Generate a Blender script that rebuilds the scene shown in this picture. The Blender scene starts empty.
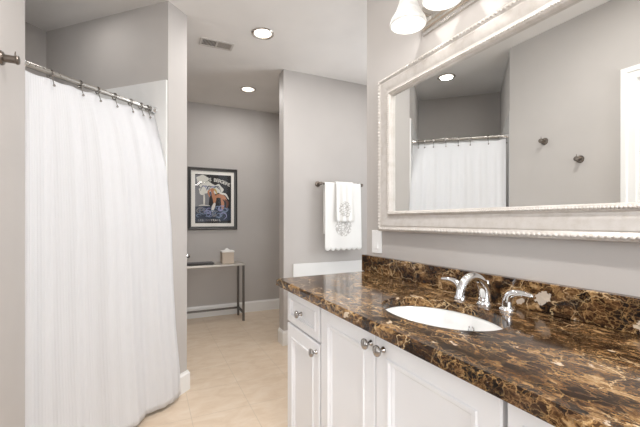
import bpy, bmesh, math, random
from mathutils import Vector, Matrix

random.seed(7)
SC = bpy.context.scene
COL = SC.collection
PI = math.pi
CH = 1.103          # camera height
H = 2.44            # ceiling height

# ------------------------------------------------------------------ camera
cam_d = bpy.data.cameras.new('camera')
cam = bpy.data.objects.new('camera', cam_d)
COL.objects.link(cam)
cam.location = (0, 0, CH)
cam.rotation_euler = (PI / 2, 0, -math.radians(25.7))
cam_d.sensor_width = 36
cam_d.lens = 20.0
cam_d.shift_y = 7.0 / 640
cam_d.clip_start = 0.02
SC.camera = cam

# ------------------------------------------------------------------ view / world / lights
vs = SC.view_settings
vs.view_transform = 'Standard'
vs.look = 'None'
vs.gamma = 1.0
vs.use_curve_mapping = False
vs.exposure = 0.0

world = bpy.data.worlds.new('daylight')
SC.world = world
world.use_nodes = True
wb = world.node_tree.nodes['Background']
wb.inputs[0].default_value = (0.86, 0.92, 1.0, 1)
wb.inputs[1].default_value = 1.2


def area_light(name, loc, rot, sx, sy, power, color, shape='RECTANGLE', spread=PI):
    d = bpy.data.lights.new(name, 'AREA')
    d.shape = shape
    d.size = sx
    d.size_y = sy
    d.energy = power
    d.color = color
    d.spread = spread
    o = bpy.data.objects.new(name, d)
    COL.objects.link(o)
    o.location = loc
    o.rotation_euler = rot
    return o


# added fill behind the camera, tilted up at the ceiling, through an added window
area_light('rear_fill_light', (0.10, -1.72, 1.42), (math.radians(122), 0, 0), 0.95, 1.15, 42, (0.93, 0.965, 1.0))
# tub side: added fill light through an added window over the tub deck
# doorway: added fill light standing in for daylight of an unseen room
area_light('doorway_fill_light', (-1.45, 0.55, 1.25), (PI / 2, 0, -PI / 2), 1.30, 1.70, 15, (0.90, 0.95, 1.0))
area_light('tub_side_fill_light', (2.62, 2.05, 1.45), (PI / 2, 0, PI / 2), 0.68, 1.15, 17, (0.93, 0.965, 1.0))
CAN_POWER = 5.0
BULB_POWER = 0.32


# ------------------------------------------------------------------ node helpers
def new_mat(name):
    m = bpy.data.materials.new(name)
    m.use_nodes = True
    nt = m.node_tree
    return m, nt, nt.nodes['Principled BSDF']


def srgb(r, g, b):
    def f(c):
        c /= 255.0
        return c / 12.92 if c <= 0.04045 else ((c + 0.055) / 1.055) ** 2.4
    return (f(r), f(g), f(b), 1)


def N(nt, t, **kw):
    n = nt.nodes.new(t)
    for k, v in kw.items():
        setattr(n, k, v)
    return n


def noise(nt, vec, scale, detail=4, rough=0.55, dist=0.0):
    n = N(nt, 'ShaderNodeTexNoise')
    n.inputs['Scale'].default_value = scale
    n.inputs['Detail'].default_value = detail
    n.inputs['Roughness'].default_value = rough
    n.inputs['Distortion'].default_value = dist
    if vec is not None:
        nt.links.new(vec, n.inputs['Vector'])
    return n


def ramp(nt, fac, stops, interp='LINEAR'):
    r = N(nt, 'ShaderNodeValToRGB')
    cr = r.color_ramp
    cr.interpolation = interp
    while len(cr.elements) < len(stops):
        cr.elements.new(0.5)
    for e, (p, c) in zip(cr.elements, stops):
        e.position = p
        e.color = c if len(c) == 4 else (*c, 1)
    nt.links.new(fac, r.inputs[0])
    return r


def mixc(nt, fac, a, b, mode='MIX'):
    m = N(nt, 'ShaderNodeMix', data_type='RGBA', blend_type=mode)
    for sock, val in ((m.inputs[0], fac), (m.inputs[6], a), (m.inputs[7], b)):
        if isinstance(val, bpy.types.NodeSocket):
            nt.links.new(val, sock)
        else:
            sock.default_value = val
    return m.outputs[2]


def math_n(nt, op, a, b=None, clamp=False):
    m = N(nt, 'ShaderNodeMath', operation=op)
    m.use_clamp = clamp
    for i, v in enumerate((a, b)):
        if v is None:
            continue
        if isinstance(v, bpy.types.NodeSocket):
            nt.links.new(v, m.inputs[i])
        else:
            m.inputs[i].default_value = v
    return m.outputs[0]


def coords(nt):
    return N(nt, 'ShaderNodeTexCoord').outputs['Object']


def bump(nt, bsdf, height, strength, distance=0.002):
    b = N(nt, 'ShaderNodeBump')
    b.inputs['Strength'].default_value = strength
    b.inputs['Distance'].default_value = distance
    nt.links.new(height, b.inputs['Height'])
    nt.links.new(b.outputs[0], bsdf.inputs['Normal'])


def painted(name, col, rough=0.6, var=0.03, bumps=0.06, scale=220, spec=0.3):
    m, nt, p = new_mat(name)
    c = coords(nt)
    n = noise(nt, c, 2.5, 3)
    dk = tuple(x * (1 - var) for x in col[:3]) + (1,)
    lt = tuple(min(1, x * (1 + var)) for x in col[:3]) + (1,)
    r = ramp(nt, n.outputs[0], [(0.3, dk), (0.7, lt)])
    nt.links.new(r.outputs[0], p.inputs['Base Color'])
    p.inputs['Roughness'].default_value = rough
    p.inputs['Specular IOR Level'].default_value = spec
    if bumps:
        n2 = noise(nt, c, scale, 3)
        bump(nt, p, n2.outputs[0], bumps, 0.001)
    return m


def metal(name, col, rough=0.2, var=0.0):
    m, nt, p = new_mat(name)
    p.inputs['Base Color'].default_value = col
    p.inputs['Metallic'].default_value = 1.0
    n = noise(nt, coords(nt), 60, 2)
    r = ramp(nt, n.outputs[0], [(0.3, (rough * 0.85,) * 3), (0.7, (rough * 1.15,) * 3)])
    nt.links.new(r.outputs[0], p.inputs['Roughness'])
    return m


M = {}
M['wall'] = painted('greige_wall_paint', srgb(191, 186, 182), 0.62)
M['ceiling'] = painted('ceiling_paint', srgb(236, 233, 230), 0.8)
M['trim'] = painted('white_trim_paint', srgb(240, 239, 237), 0.35, 0.01, 0.0, spec=0.5)
M['cabinet'] = painted('white_cabinet_paint', srgb(238, 238, 240), 0.38, 0.01, 0.02, 90, 0.45)
M['door'] = painted('white_door_paint', srgb(232, 233, 236), 0.35, 0.01, 0.0, spec=0.5)
M['showertile'] = painted('white_shower_panel', srgb(235, 234, 232), 0.2, 0.01, 0.0, spec=0.5)
M['plastic'] = painted('white_plastic', srgb(245, 245, 244), 0.3, 0.005, 0.0, spec=0.5)
M['porcelain'] = painted('white_porcelain', srgb(246, 246, 245), 0.07, 0.005, 0.0, spec=0.6)
M['chrome'] = metal('polished_chrome', (0.86, 0.87, 0.88, 1), 0.06)
M['nickel'] = metal('brushed_nickel', (0.62, 0.59, 0.55, 1), 0.24)
M['pewter'] = metal('dark_pewter', (0.40, 0.38, 0.36, 1), 0.2)
M['bronze'] = metal('dark_bronze', (0.20, 0.17, 0.145, 1), 0.34)
M['rod'] = metal('satin_nickel_rod', (0.46, 0.44, 0.41, 1), 0.3)
M['gunmetal'] = metal('grey_steel', (0.20, 0.19, 0.18, 1), 0.4)
M['black'] = painted('black_slot', srgb(25, 25, 26), 0.6, 0.02, 0)
M['ventgrey'] = painted('vent_dark_core', srgb(112, 107, 102), 0.7, 0.02, 0)
M['ventwhite'] = painted('vent_enamel', srgb(205, 200, 195), 0.5, 0.02, 0)
M['tissuebox'] = painted('beige_woven_box', srgb(205, 190, 174), 0.8, 0.08, 0.4, 160)
M['tissue'] = painted('white_tissue', srgb(246, 244, 240), 0.9, 0.01, 0.1, 60)
M['tray'] = painted('dark_tray_lacquer', srgb(92, 90, 90), 0.4, 0.05, 0)
M['consoletop'] = metal('satin_silver_top', (0.72, 0.69, 0.64, 1), 0.35)

# mirror
m, nt, p = new_mat('mirror_silver')
p.inputs['Base Color'].default_value = (0.86, 0.87, 0.86, 1)
p.inputs['Metallic'].default_value = 1
p.inputs['Roughness'].default_value = 0.0
M['mirror'] = m

# antique silver frame
m, nt, p = new_mat('antique_silver_leaf')
c = coords(nt)
n1 = noise(nt, c, 35, 6, 0.65)
r = ramp(nt, n1.outputs[0], [(0.25, srgb(200, 193, 184)), (0.5, srgb(212, 206, 200)), (0.75, srgb(219, 214, 209))])
nt.links.new(r.outputs[0], p.inputs['Base Color'])
p.inputs['Metallic'].default_value = 0.35
p.inputs['Roughness'].default_value = 0.38
bump(nt, p, n1.outputs[0], 0.12, 0.002)
M['frame'] = m

# floor tile
m, nt, p = new_mat('beige_floor_tile')
c = coords(nt)
sep = N(nt, 'ShaderNodeSeparateXYZ')
nt.links.new(c, sep.inputs[0])
T = 0.33


def grout(axis, off):
    a = math_n(nt, 'ADD', axis, -off + 100 * T)
    f = math_n(nt, 'FRACT', math_n(nt, 'DIVIDE', a, T))
    d = math_n(nt, 'ABSOLUTE', math_n(nt, 'SUBTRACT', f, 0.5))
    return math_n(nt, 'GREATER_THAN', d, 0.5 - 0.0045)


g = math_n(nt, 'MAXIMUM', grout(sep.outputs[0], 0.544), grout(sep.outputs[1], 2.43))
mp = N(nt, 'ShaderNodeMapping')
mp.inputs['Scale'].default_value = (2.2, 4.0, 1)
nt.links.new(c, mp.inputs[0])
n1 = noise(nt, mp.outputs[0], 3.2, 8, 0.62, 0.6)
cr = ramp(nt, n1.outputs[0], [(0.25, srgb(212, 189, 164)), (0.5, srgb(224, 204, 181)), (0.75, srgb(232, 216, 197))])
nt.links.new(mixc(nt, g, cr.outputs[0], srgb(203, 186, 165)), p.inputs['Base Color'])
p.inputs['Roughness'].default_value = 0.32
p.inputs['Specular IOR Level'].default_value = 0.4
bump(nt, p, g, -0.35, 0.001)
M['floor'] = m

# dark emperador marble
m, nt, p = new_mat('brown_marble')
c = coords(nt)
mp = N(nt, 'ShaderNodeMapping')
mp.inputs['Rotation'].default_value = (0.3, 0.2, 0.45)
mp.inputs['Scale'].default_value = (1.5, 0.85, 1.2)
nt.links.new(c, mp.inputs[0])
wn = noise(nt, mp.outputs[0], 9, 6, 0.65)
sub = N(nt, 'ShaderNodeVectorMath', operation='SUBTRACT')
nt.links.new(wn.outputs['Color'], sub.inputs[0])
sub.inputs[1].default_value = (0.5, 0.5, 0.5)
scl = N(nt, 'ShaderNodeVectorMath', operation='SCALE')
nt.links.new(sub.outputs[0], scl.inputs[0])
scl.inputs['Scale'].default_value = 0.085
add = N(nt, 'ShaderNodeVectorMath', operation='ADD')
nt.links.new(mp.outputs[0], add.inputs[0])
nt.links.new(scl.outputs[0], add.inputs[1])
wv = add.outputs[0]
gold = ramp(nt, noise(nt, wv, 6, 5, 0.6).outputs[0], [(0.36, (0, 0, 0)), (0.62, (1, 1, 1))]).outputs[0]
mott = noise(nt, wv, 38, 9, 0.72)


def cells(scale, off):
    a = N(nt, 'ShaderNodeVectorMath', operation='ADD')
    nt.links.new(wv, a.inputs[0])
    a.inputs[1].default_value = off
    f1 = N(nt, 'ShaderNodeTexVoronoi', feature='F1')
    f1.inputs['Scale'].default_value = scale
    nt.links.new(a.outputs[0], f1.inputs['Vector'])
    sx = N(nt, 'ShaderNodeSeparateColor')
    nt.links.new(f1.outputs['Color'], sx.inputs[0])
    de = N(nt, 'ShaderNodeTexVoronoi', feature='DISTANCE_TO_EDGE')
    de.inputs['Scale'].default_value = scale
    nt.links.new(a.outputs[0], de.inputs['Vector'])
    return sx.outputs[0], de.outputs['Distance']


c1, d1 = cells(34, (0, 0, 0))
c2, d2 = cells(80, (3, 1, 2))
c3, d3 = cells(13, (5, 2, 7))
# fragment tone: random per fragment, pushed up in the golden areas, mottled
tone = math_n(nt, 'ADD', math_n(nt, 'MULTIPLY', c1, 0.34), math_n(nt, 'MULTIPLY', c2, 0.22))
tone = math_n(nt, 'ADD', tone, math_n(nt, 'MULTIPLY', gold, 0.27))
tone = math_n(nt, 'ADD', tone, math_n(nt, 'MULTIPLY', math_n(nt, 'SUBTRACT', mott.outputs[0], 0.5), 1.15))
base = ramp(nt, tone, [(0.22, (0.010, 0.005, 0.003)), (0.42, (0.036, 0.016, 0.007)), (0.56, (0.105, 0.050, 0.020)),
                       (0.70, (0.27, 0.155, 0.065)), (0.88, (0.54, 0.37, 0.19))])


def vein(d_, width, mask_scale, lo, hi, k):
    v_ = ramp(nt, d_, [(0.0, (1, 1, 1)), (width, (0, 0, 0))]).outputs[0]
    m_ = ramp(nt, noise(nt, wv, mask_scale, 4).outputs[0], [(lo, (0, 0, 0)), (hi, (1, 1, 1))]).outputs[0]
    return math_n(nt, 'MULTIPLY', math_n(nt, 'MULTIPLY', v_, m_), k)


col = mixc(nt, vein(d2, 0.075, 10, 0.42, 0.56, 0.62), base.outputs[0], srgb(178, 136, 86))
col = mixc(nt, vein(d1, 0.040, 13, 0.46, 0.60, 0.75), col, srgb(204, 166, 112))
col = mixc(nt, vein(d3, 0.020, 5, 0.45, 0.55, 0.9), col, srgb(220, 190, 146))
pn = noise(nt, wv, 19, 4, 0.5)
patch = ramp(nt, pn.outputs[0], [(0.675, (0, 0, 0)), (0.70, (1, 1, 1))]).outputs[0]
col = mixc(nt, math_n(nt, 'MULTIPLY', patch, 0.8), col, srgb(224, 206, 182))
nt.links.new(col, p.inputs['Base Color'])
p.inputs['Roughness'].default_value = 0.11
p.inputs['Specular IOR Level'].default_value = 0.34
M['marble'] = m

# the same stone with two pale calcite patches, for the backsplash (positions in its own coordinates)
m = M['marble'].copy()
m.name = 'brown_marble_with_pale_patches'
nt = m.node_tree
p = nt.nodes['Principled BSDF']
src = p.inputs['Base Color'].links[0].from_socket
c = coords(nt)
wob = noise(nt, c, 55, 4, 0.6)
spots = None
for py_, pz_, ry_, rz_ in ((-0.148, 0.046, 0.026, 0.022), (-0.080, 0.020, 0.014, 0.010)):
    sp = N(nt, 'ShaderNodeSeparateXYZ')
    nt.links.new(c, sp.inputs[0])
    dy = math_n(nt, 'DIVIDE', math_n(nt, 'SUBTRACT', sp.outputs[1], py_), ry_)
    dz = math_n(nt, 'DIVIDE', math_n(nt, 'SUBTRACT', sp.outputs[2], pz_), rz_)
    sh = math_n(nt, 'ADD', dz, math_n(nt, 'MULTIPLY', dy, 0.5))
    d2 = math_n(nt, 'ADD', math_n(nt, 'MULTIPLY', dy, dy), math_n(nt, 'MULTIPLY', sh, sh))
    d2 = math_n(nt, 'ADD', d2, math_n(nt, 'MULTIPLY', math_n(nt, 'SUBTRACT', wob.outputs[0], 0.5), 3.2))
    k_ = math_n(nt, 'LESS_THAN', d2, 0.8)
    spots = k_ if spots is None else math_n(nt, 'MAXIMUM', spots, k_)
nt.links.new(mixc(nt, math_n(nt, 'MULTIPLY', spots, 0.9), src, srgb(206, 192, 176)), p.inputs['Base Color'])
M['marble_spots'] = m

# curtain cloth (fine vertical ribs)
m, nt, p = new_mat('white_ribbed_curtain')
uv = N(nt, 'ShaderNodeTexCoord').outputs['UV']
sep = N(nt, 'ShaderNodeSeparateXYZ')
nt.links.new(uv, sep.inputs[0])
rib = math_n(nt, 'SINE', math_n(nt, 'MULTIPLY', sep.outputs[0], 2 * PI * 78))
row = math_n(nt, 'SINE', math_n(nt, 'MULTIPLY', sep.outputs[1], 2 * PI * 200))
hh = math_n(nt, 'ADD', rib, math_n(nt, 'MULTIPLY', row, 0.35))
p.inputs['Base Color'].default_value = srgb(238, 238, 240)
p.inputs['Roughness'].default_value = 0.85
p.inputs['Specular IOR Level'].default_value = 0.15
bump(nt, p, hh, 0.25, 0.002)
tr = N(nt, 'ShaderNodeBsdfTranslucent')
tr.inputs[0].default_value = srgb(246, 245, 246)
ms = N(nt, 'ShaderNodeMixShader')
ms.inputs[0].default_value = 0.22
out = nt.nodes['Material Output']
nt.links.new(p.outputs[0], ms.inputs[1])
nt.links.new(tr.outputs[0], ms.inputs[2])
nt.links.new(ms.outputs[0], out.inputs['Surface'])
M['curtain'] = m


# towels with a grey embroidered motif at the given local x, z
def towel_mat(name, cx, cz, rx, rz):
    m, nt, p = new_mat(name)
    c = coords(nt)
    sp = N(nt, 'ShaderNodeSeparateXYZ')
    nt.links.new(c, sp.inputs[0])
    dx = math_n(nt, 'DIVIDE', math_n(nt, 'SUBTRACT', sp.outputs[0], cx), rx)
    dz = math_n(nt, 'DIVIDE', math_n(nt, 'SUBTRACT', sp.outputs[2], cz), rz)
    d2 = math_n(nt, 'ADD', math_n(nt, 'MULTIPLY', dx, dx), math_n(nt, 'MULTIPLY', dz, dz))
    inside = math_n(nt, 'LESS_THAN', d2, 1.0)
    front = math_n(nt, 'LESS_THAN', sp.outputs[1], 0.0)
    v = N(nt, 'ShaderNodeTexVoronoi', feature='DISTANCE_TO_EDGE')
    v.inputs['Scale'].default_value = 44
    nt.links.new(c, v.inputs['Vector'])
    line = math_n(nt, 'LESS_THAN', v.outputs['Distance'], 0.11)
    msk = math_n(nt, 'MULTIPLY', math_n(nt, 'MULTIPLY', inside, front), line)
    nt.links.new(mixc(nt, msk, srgb(244, 243, 240), srgb(200, 197, 193)), p.inputs['Base Color'])
    p.inputs['Roughness'].default_value = 0.95
    p.inputs['Specular IOR Level'].default_value = 0.1
    bump(nt, p, noise(nt, c, 300, 2).outputs[0], 0.5, 0.003)
    return m


def emitter(name, col, strength):
    m, nt, p = new_mat(name)
    p.inputs['Base Color'].default_value = (0.9, 0.9, 0.88, 1)
    p.inputs['Emission Color'].default_value = col
    p.inputs['Emission Strength'].default_value = strength
    return m


M['can_lamp'] = emitter('lamp_lens', (1, 0.95, 0.88, 1), 6.0)
M['bulb'] = emitter('bulb_glow', (1, 0.95, 0.88, 1), 3.0)
M['baffle'] = painted('white_baffle', srgb(236, 232, 226), 0.4, 0.01, 0)

m, nt, p = new_mat('frosted_glass_shade')
n1 = noise(nt, coords(nt), 28, 4, 0.6, 1.0)
er = ramp(nt, n1.outputs[0], [(0.3, (0.30, 0.295, 0.28)), (0.7, (0.52, 0.51, 0.49))])
nt.links.new(er.outputs[0], p.inputs['Base Color'])
p.inputs['Roughness'].default_value = 0.3
p.inputs['Emission Color'].default_value = (1, 0.96, 0.90, 1)
p.inputs['Emission Strength'].default_value = 0.42
M['shade'] = m


def clear_glass(name, refl=0.08):
    m, nt, p = new_mat(name)
    nt.nodes.remove(p)
    t = N(nt, 'ShaderNodeBsdfTransparent')
    gl = N(nt, 'ShaderNodeBsdfGlossy')
    gl.inputs['Roughness'].default_value = 0.02
    fr = N(nt, 'ShaderNodeFresnel')
    fr.inputs[0].default_value = 1.5
    ms = N(nt, 'ShaderNodeMixShader')
    geo = N(nt, 'ShaderNodeNewGeometry')
    frn = math_n(nt, 'MULTIPLY', fr.outputs[0], math_n(nt, 'SUBTRACT', 1.0, geo.outputs['Backfacing']))
    nt.links.new(frn, ms.inputs[0])
    nt.links.new(t.outputs[0], ms.inputs[1])
    nt.links.new(gl.outputs[0], ms.inputs[2])
    nt.links.new(ms.outputs[0], nt.nodes['Material Output'].inputs['Surface'])
    return m


M['glass'] = clear_glass('clear_glass')


# ------------------------------------------------------------------ geometry helpers
def wloc(o):
    v = Vector((0, 0, 0))
    while o is not None:
        v += o.location
        o = o.parent
    return v


def obj(name, bm, mat, parent=None, origin=None, smooth=False, angle=35):
    """one mesh object; bm is in world coordinates"""
    me = bpy.data.meshes.new(name)
    off = wloc(parent) if parent else Vector(origin or (0, 0, 0))
    bmesh.ops.translate(bm, verts=bm.verts[:], vec=-off)
    bmesh.ops.recalc_face_normals(bm, faces=bm.faces[:])
    bm.to_mesh(me)
    bm.free()
    mats = mat if isinstance(mat, (list, tuple)) else [mat]
    for x in mats:
        me.materials.append(x)
    if smooth:
        for f in me.polygons:
            f.use_smooth = True
        me.set_sharp_from_angle(angle=math.radians(angle))
    o = bpy.data.objects.new(name, me)
    COL.objects.link(o)
    if parent:
        o.parent = parent
    else:
        o.location = off
    return o


def tag(o, label, cat, group=None):
    o['label'] = label
    o['category'] = cat
    if group:
        o['group'] = group
    return o


def thing(name, label, cat, loc, group=None):
    o = bpy.data.objects.new(name, None)
    COL.objects.link(o)
    o.location = loc
    o.empty_display_size = 0.05
    return tag(o, label, cat, group)


def struct(name, bm, mat, smooth=False):
    o = obj(name, bm, mat, smooth=smooth)
    o['kind'] = 'structure'
    return o


def copy_tree(o, parent=None):
    c = o.copy()
    COL.objects.link(c)
    c.parent = parent
    for ch in list(o.children):
        copy_tree(ch, c)
    return c


def BM():
    return bmesh.new()


def box(bm, x0, x1, y0, y1, z0, z1, bev=0.0, seg=2, mi=0):
    r = bmesh.ops.create_cube(bm, size=1)
    vs_ = r['verts']
    for v in vs_:
        v.co = Vector(((x0 + x1) / 2 + v.co.x * (x1 - x0), (y0 + y1) / 2 + v.co.y * (y1 - y0),
                       (z0 + z1) / 2 + v.co.z * (z1 - z0)))
    fs = set(f for v in vs_ for f in v.link_faces)
    for f in fs:
        f.material_index = mi
    if bev:
        es = list(set(e for v in vs_ for e in v.link_edges))
        bmesh.ops.bevel(bm, geom=es, offset=bev, segments=seg, profile=0.5, affect='EDGES')
    return bm


def prism(bm, pts, z0, z1, mi=0):
    lo = [bm.verts.new((x, y, z0)) for x, y in pts]
    hi = [bm.verts.new((x, y, z1)) for x, y in pts]
    n = len(pts)
    fs = [bm.faces.new(lo[::-1]), bm.faces.new(hi)]
    for i in range(n):
        fs.append(bm.faces.new((lo[i], lo[(i + 1) % n], hi[(i + 1) % n], hi[i])))
    for f in fs:
        f.material_index = mi
    return bm


def basis(axis):
    a = Vector(axis).normalized()
    u = a.orthogonal().normalized()
    return a, u, a.cross(u)


def lathe(bm, origin, axis, prof, seg=28, cap=True, mi=0, ux=1.0, vx=1.0, uvec=None):
    """prof: list of (radius, height along axis)"""
    a, u, v = basis(axis)
    if uvec is not None:
        u = Vector(uvec).normalized()
        v = a.cross(u)
    o = Vector(origin)
    rings = []
    for r, h in prof:
        if r < 1e-6:
            rings.append([bm.verts.new(o + a * h)])
        else:
            rings.append([bm.verts.new(o + a * h + (u * math.cos(t) * ux + v * math.sin(t) * vx) * r)
                          for t in (2 * PI * k / seg for k in range(seg))])
    for A, B in zip(rings, rings[1:]):
        if len(A) == 1 and len(B) == 1:
            continue
        for k in range(seg):
            k2 = (k + 1) % seg
            if len(A) == 1:
                f = bm.faces.new((A[0], B[k], B[k2]))
            elif len(B) == 1:
                f = bm.faces.new((A[k], A[k2], B[0]))
            else:
                f = bm.faces.new((A[k], A[k2], B[k2], B[k]))
            f.material_index = mi
    if cap:
        for R_ in (rings[0], rings[-1]):
            if len(R_) > 2:
                bm.faces.new(R_).material_index = mi
    return bm


def smooth_path(pts, n=10):
    P = [Vector(p) for p in pts]
    if len(P) < 3:
        return P
    Q = [P[0] * 2 - P[1]] + P + [P[-1] * 2 - P[-2]]
    out = []
    for i in range(1, len(Q) - 2):
        p0, p1, p2, p3 = Q[i - 1:i + 3]
        for k in range(n):
            t = k / n
            out.append(0.5 * ((2 * p1) + (p2 - p0) * t + (2 * p0 - 5 * p1 + 4 * p2 - p3) * t * t
                              + (-p0 + 3 * p1 - 3 * p2 + p3) * t ** 3))
    out.append(P[-1])
    return out


def tube(bm, path, rad, seg=12, cap=True, mi=0, flat=1.0, up=None):
    """sweep a circle along path; rad number or list (resampled)"""
    n = len(path)
    P = [Vector(p) for p in path]

    def rr(i):
        if isinstance(rad, (int, float)):
            return rad
        t = i / (n - 1) * (len(rad) - 1)
        k = min(int(t), len(rad) - 2)
        return rad[k] + (rad[k + 1] - rad[k]) * (t - k)
    rings = []
    prev = None
    for i in range(n):
        d = (P[min(i + 1, n - 1)] - P[max(i - 1, 0)]).normalized()
        if prev is None:
            u = Vector(up) if up else d.orthogonal()
            u = (u - d * u.dot(d)).normalized()
        else:
            u = (prev - d * prev.dot(d)).normalized()
        prev = u
        v = d.cross(u)
        r = rr(i)
        rings.append([bm.verts.new(P[i] + u * (math.cos(a) * r) + v * (math.sin(a) * r * flat))
                      for a in (2 * PI * k / seg for k in range(seg))])
    for A, B in zip(rings, rings[1:]):
        for k in range(seg):
            k2 = (k + 1) % seg
            bm.faces.new((A[k], A[k2], B[k2], B[k])).material_index = mi
    if cap:
        bm.faces.new(rings[0][::-1]).material_index = mi
        bm.faces.new(rings[-1]).material_index = mi
    return bm


def ball(bm, c, r, sub=2, sx=1, sy=1, sz=1, rot=None):
    g_ = bmesh.ops.create_icosphere(bm, subdivisions=sub, radius=r)
    for v in g_['verts']:
        co = Vector((v.co.x * sx, v.co.y * sy, v.co.z * sz))
        if rot is not None:
            co = rot @ co
        v.co = co + Vector(c)
    return bm


# local frame of the diagonal shower: e = into the shower, r = along its rod
S2 = math.sqrt(0.5)


def RE(r, e):
    return ((r - e) * S2, (r + e) * S2)


WX = 1.05            # vanity wall
HX = -0.46           # hook wall
YN = -1.55           # wall behind the camera
YF = 4.24            # far wall
XE = 2.45            # far right
PY = 2.97            # towel wall
E0, EB = 1.586, 2.66  # shower opening / back
R0, R1, R2 = 0.983, 1.735, 1.902
RQ = 0.925

# ================================================================== structure
bm = BM()
box(bm, -2.3, 2.6, -1.75, 4.45, -0.1, 0)
struct('floor', bm, M['floor'])

CANS = [(0.733, 2.465), (0.910, 3.580), (-0.43, 2.47), (0.25, 0.95), (0.25, -0.55), (1.75, 2.25)]  # last three are added out of view for fill
CR = 0.066
bm = BM()
outer = [(-2.3, -1.75), (2.6, -1.75), (2.6, 4.45), (-2.3, 4.45)]


def flat_with_holes(bm, outer, holes, z):
    es = []
    for loop in [outer] + holes:
        vv = [bm.verts.new((x, y, z)) for x, y in loop]
        for i in range(len(vv)):
            es.append(bm.edges.new((vv[i], vv[(i + 1) % len(vv)])))
    r = bmesh.ops.triangle_fill(bm, use_beauty=True, use_dissolve=False, edges=es)
    return [f for f in r['geom'] if isinstance(f, bmesh.types.BMFace)]


holes = [[(x + CR * math.cos(2 * PI * k / 32), y + CR * math.sin(2 * PI * k / 32)) for k in range(32)] for x, y in CANS]
fs = flat_with_holes(bm, outer, holes, H)
ex = bmesh.ops.extrude_face_region(bm, geom=fs)
bmesh.ops.translate(bm, verts=[v for v in ex['geom'] if isinstance(v, bmesh.types.BMVert)], vec=(0, 0, 0.12))
struct('ceiling', bm, M['ceiling'])

# vanity wall
bm = BM(); box(bm, WX, WX + 0.13, YN, 1.603, 0, H)
struct('wall_right', bm, M['wall'])
# towel wall (partition with a free end)
bm = BM(); box(bm, 1.073, XE, PY, PY + 0.115, 0, H)
struct('wall_partition', bm, M['wall'])
bm = BM(); box(bm, -0.9, XE + 0.1, YF, YF + 0.12, 0, H)
struct('wall_far', bm, M['wall'])
W2 = (1.70, 2.40, 0.90, 2.05)  # opening for an added window, lets the tub side fill light in
bm = BM()
box(bm, XE, XE + 0.12, YN, W2[0], 0, H)
box(bm, XE, XE + 0.12, W2[1], YF, 0, H)
box(bm, XE, XE + 0.12, W2[0], W2[1], 0, W2[2])
box(bm, XE, XE + 0.12, W2[0], W2[1], W2[3], H)
struct('wall_far_right', bm, M['wall'])
w = bpy.data.objects.new('added_window_2', None)
COL.objects.link(w)
w.location = (XE, 2.05, W2[2])
w['kind'] = 'structure'
bm = BM()
for a in ((W2[0] - 0.06, W2[0], W2[2] - 0.06, W2[3] + 0.06), (W2[1], W2[1] + 0.06, W2[2] - 0.06, W2[3] + 0.06),
          (W2[0], W2[1], W2[2] - 0.06, W2[2]), (W2[0], W2[1], W2[3], W2[3] + 0.06)):
    box(bm, XE - 0.018, XE, a[0], a[1], a[2], a[3], 0.003)
obj('window_frame', bm, M['trim'], w)
bm = BM(); box(bm, XE + 0.05, XE + 0.055, W2[0], W2[1], W2[2], W2[3])
obj('window_pane', bm, M['glass'], w)
bm = BM(); box(bm, -0.87, -0.75, 3.36, YF, 0, H)
struct('wall_hall_left', bm, M['wall'])
# diagonal shower walls
bm = BM(); prism(bm, [RE(R1, E0), RE(R2, E0), RE(R2, EB + 0.12), RE(R1, EB + 0.12)], 0, H)
struct('wall_shower_right', bm, M['wall'])
bm = BM(); prism(bm, [RE(RQ - 0.12, EB), RE(R1, EB), RE(R1, EB + 0.12), RE(RQ - 0.12, EB + 0.12)], 0, H)
struct('wall_shower_back', bm, M['wall'])
bm = BM(); prism(bm, [(HX - 0.002, 1.8465), RE(R0 - 0.012, 1.66), RE(RQ - 0.012, EB), RE(RQ - 0.13, EB), RE(R0 - 0.13, 1.65)], 0, H)
struct('wall_shower_left', bm, M['wall'])
# hook wall with the doorway
DY1, DY0, DZ = 1.045, 0.245, 1.915
bm = BM()
prism(bm, [(HX, DY1), (HX, 1.848), (HX - 0.12, 1.80), (HX - 0.12, DY1)], 0, H)
box(bm, HX - 0.12, HX, YN, DY0, 0, H)
box(bm, HX - 0.12, HX, DY0, DY1, DZ, H)
struct('wall_left', bm, M['wall'])
# wall behind the camera with an opening for an added window
WX0, WX1, WZ0, WZ1 = -0.38, 0.58, 0.85, 2.05
bm = BM()
box(bm, HX - 0.12, WX0, YN - 0.1, YN, 0, H)
box(bm, WX1, WX + 0.13, YN - 0.1, YN, 0, H)
box(bm, WX0, WX1, YN - 0.1, YN, 0, WZ0)
box(bm, WX0, WX1, YN - 0.1, YN, WZ1, H)
struct('wall_near', bm, M['wall'])
w = thing('added_window_1', 'white framed window added behind the camera for the fill light', 'window', (0.1, YN, WZ0))
del w['label']; del w['category']
w['kind'] = 'structure'
bm = BM()
for a in ((WX0 - 0.06, WX0, WZ0 - 0.06, WZ1 + 0.06), (WX1, WX1 + 0.06, WZ0 - 0.06, WZ1 + 0.06),
          (WX0, WX1, WZ0 - 0.06, WZ0), (WX0, WX1, WZ1, WZ1 + 0.06)):
    box(bm, a[0], a[1], YN, YN + 0.018, a[2], a[3], 0.003)
obj('window_frame', bm, M['trim'], w)
bm = BM(); box(bm, WX0, WX1, YN - 0.045, YN - 0.04, WZ0, WZ1)
obj('window_pane', bm, M['glass'], w)


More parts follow.
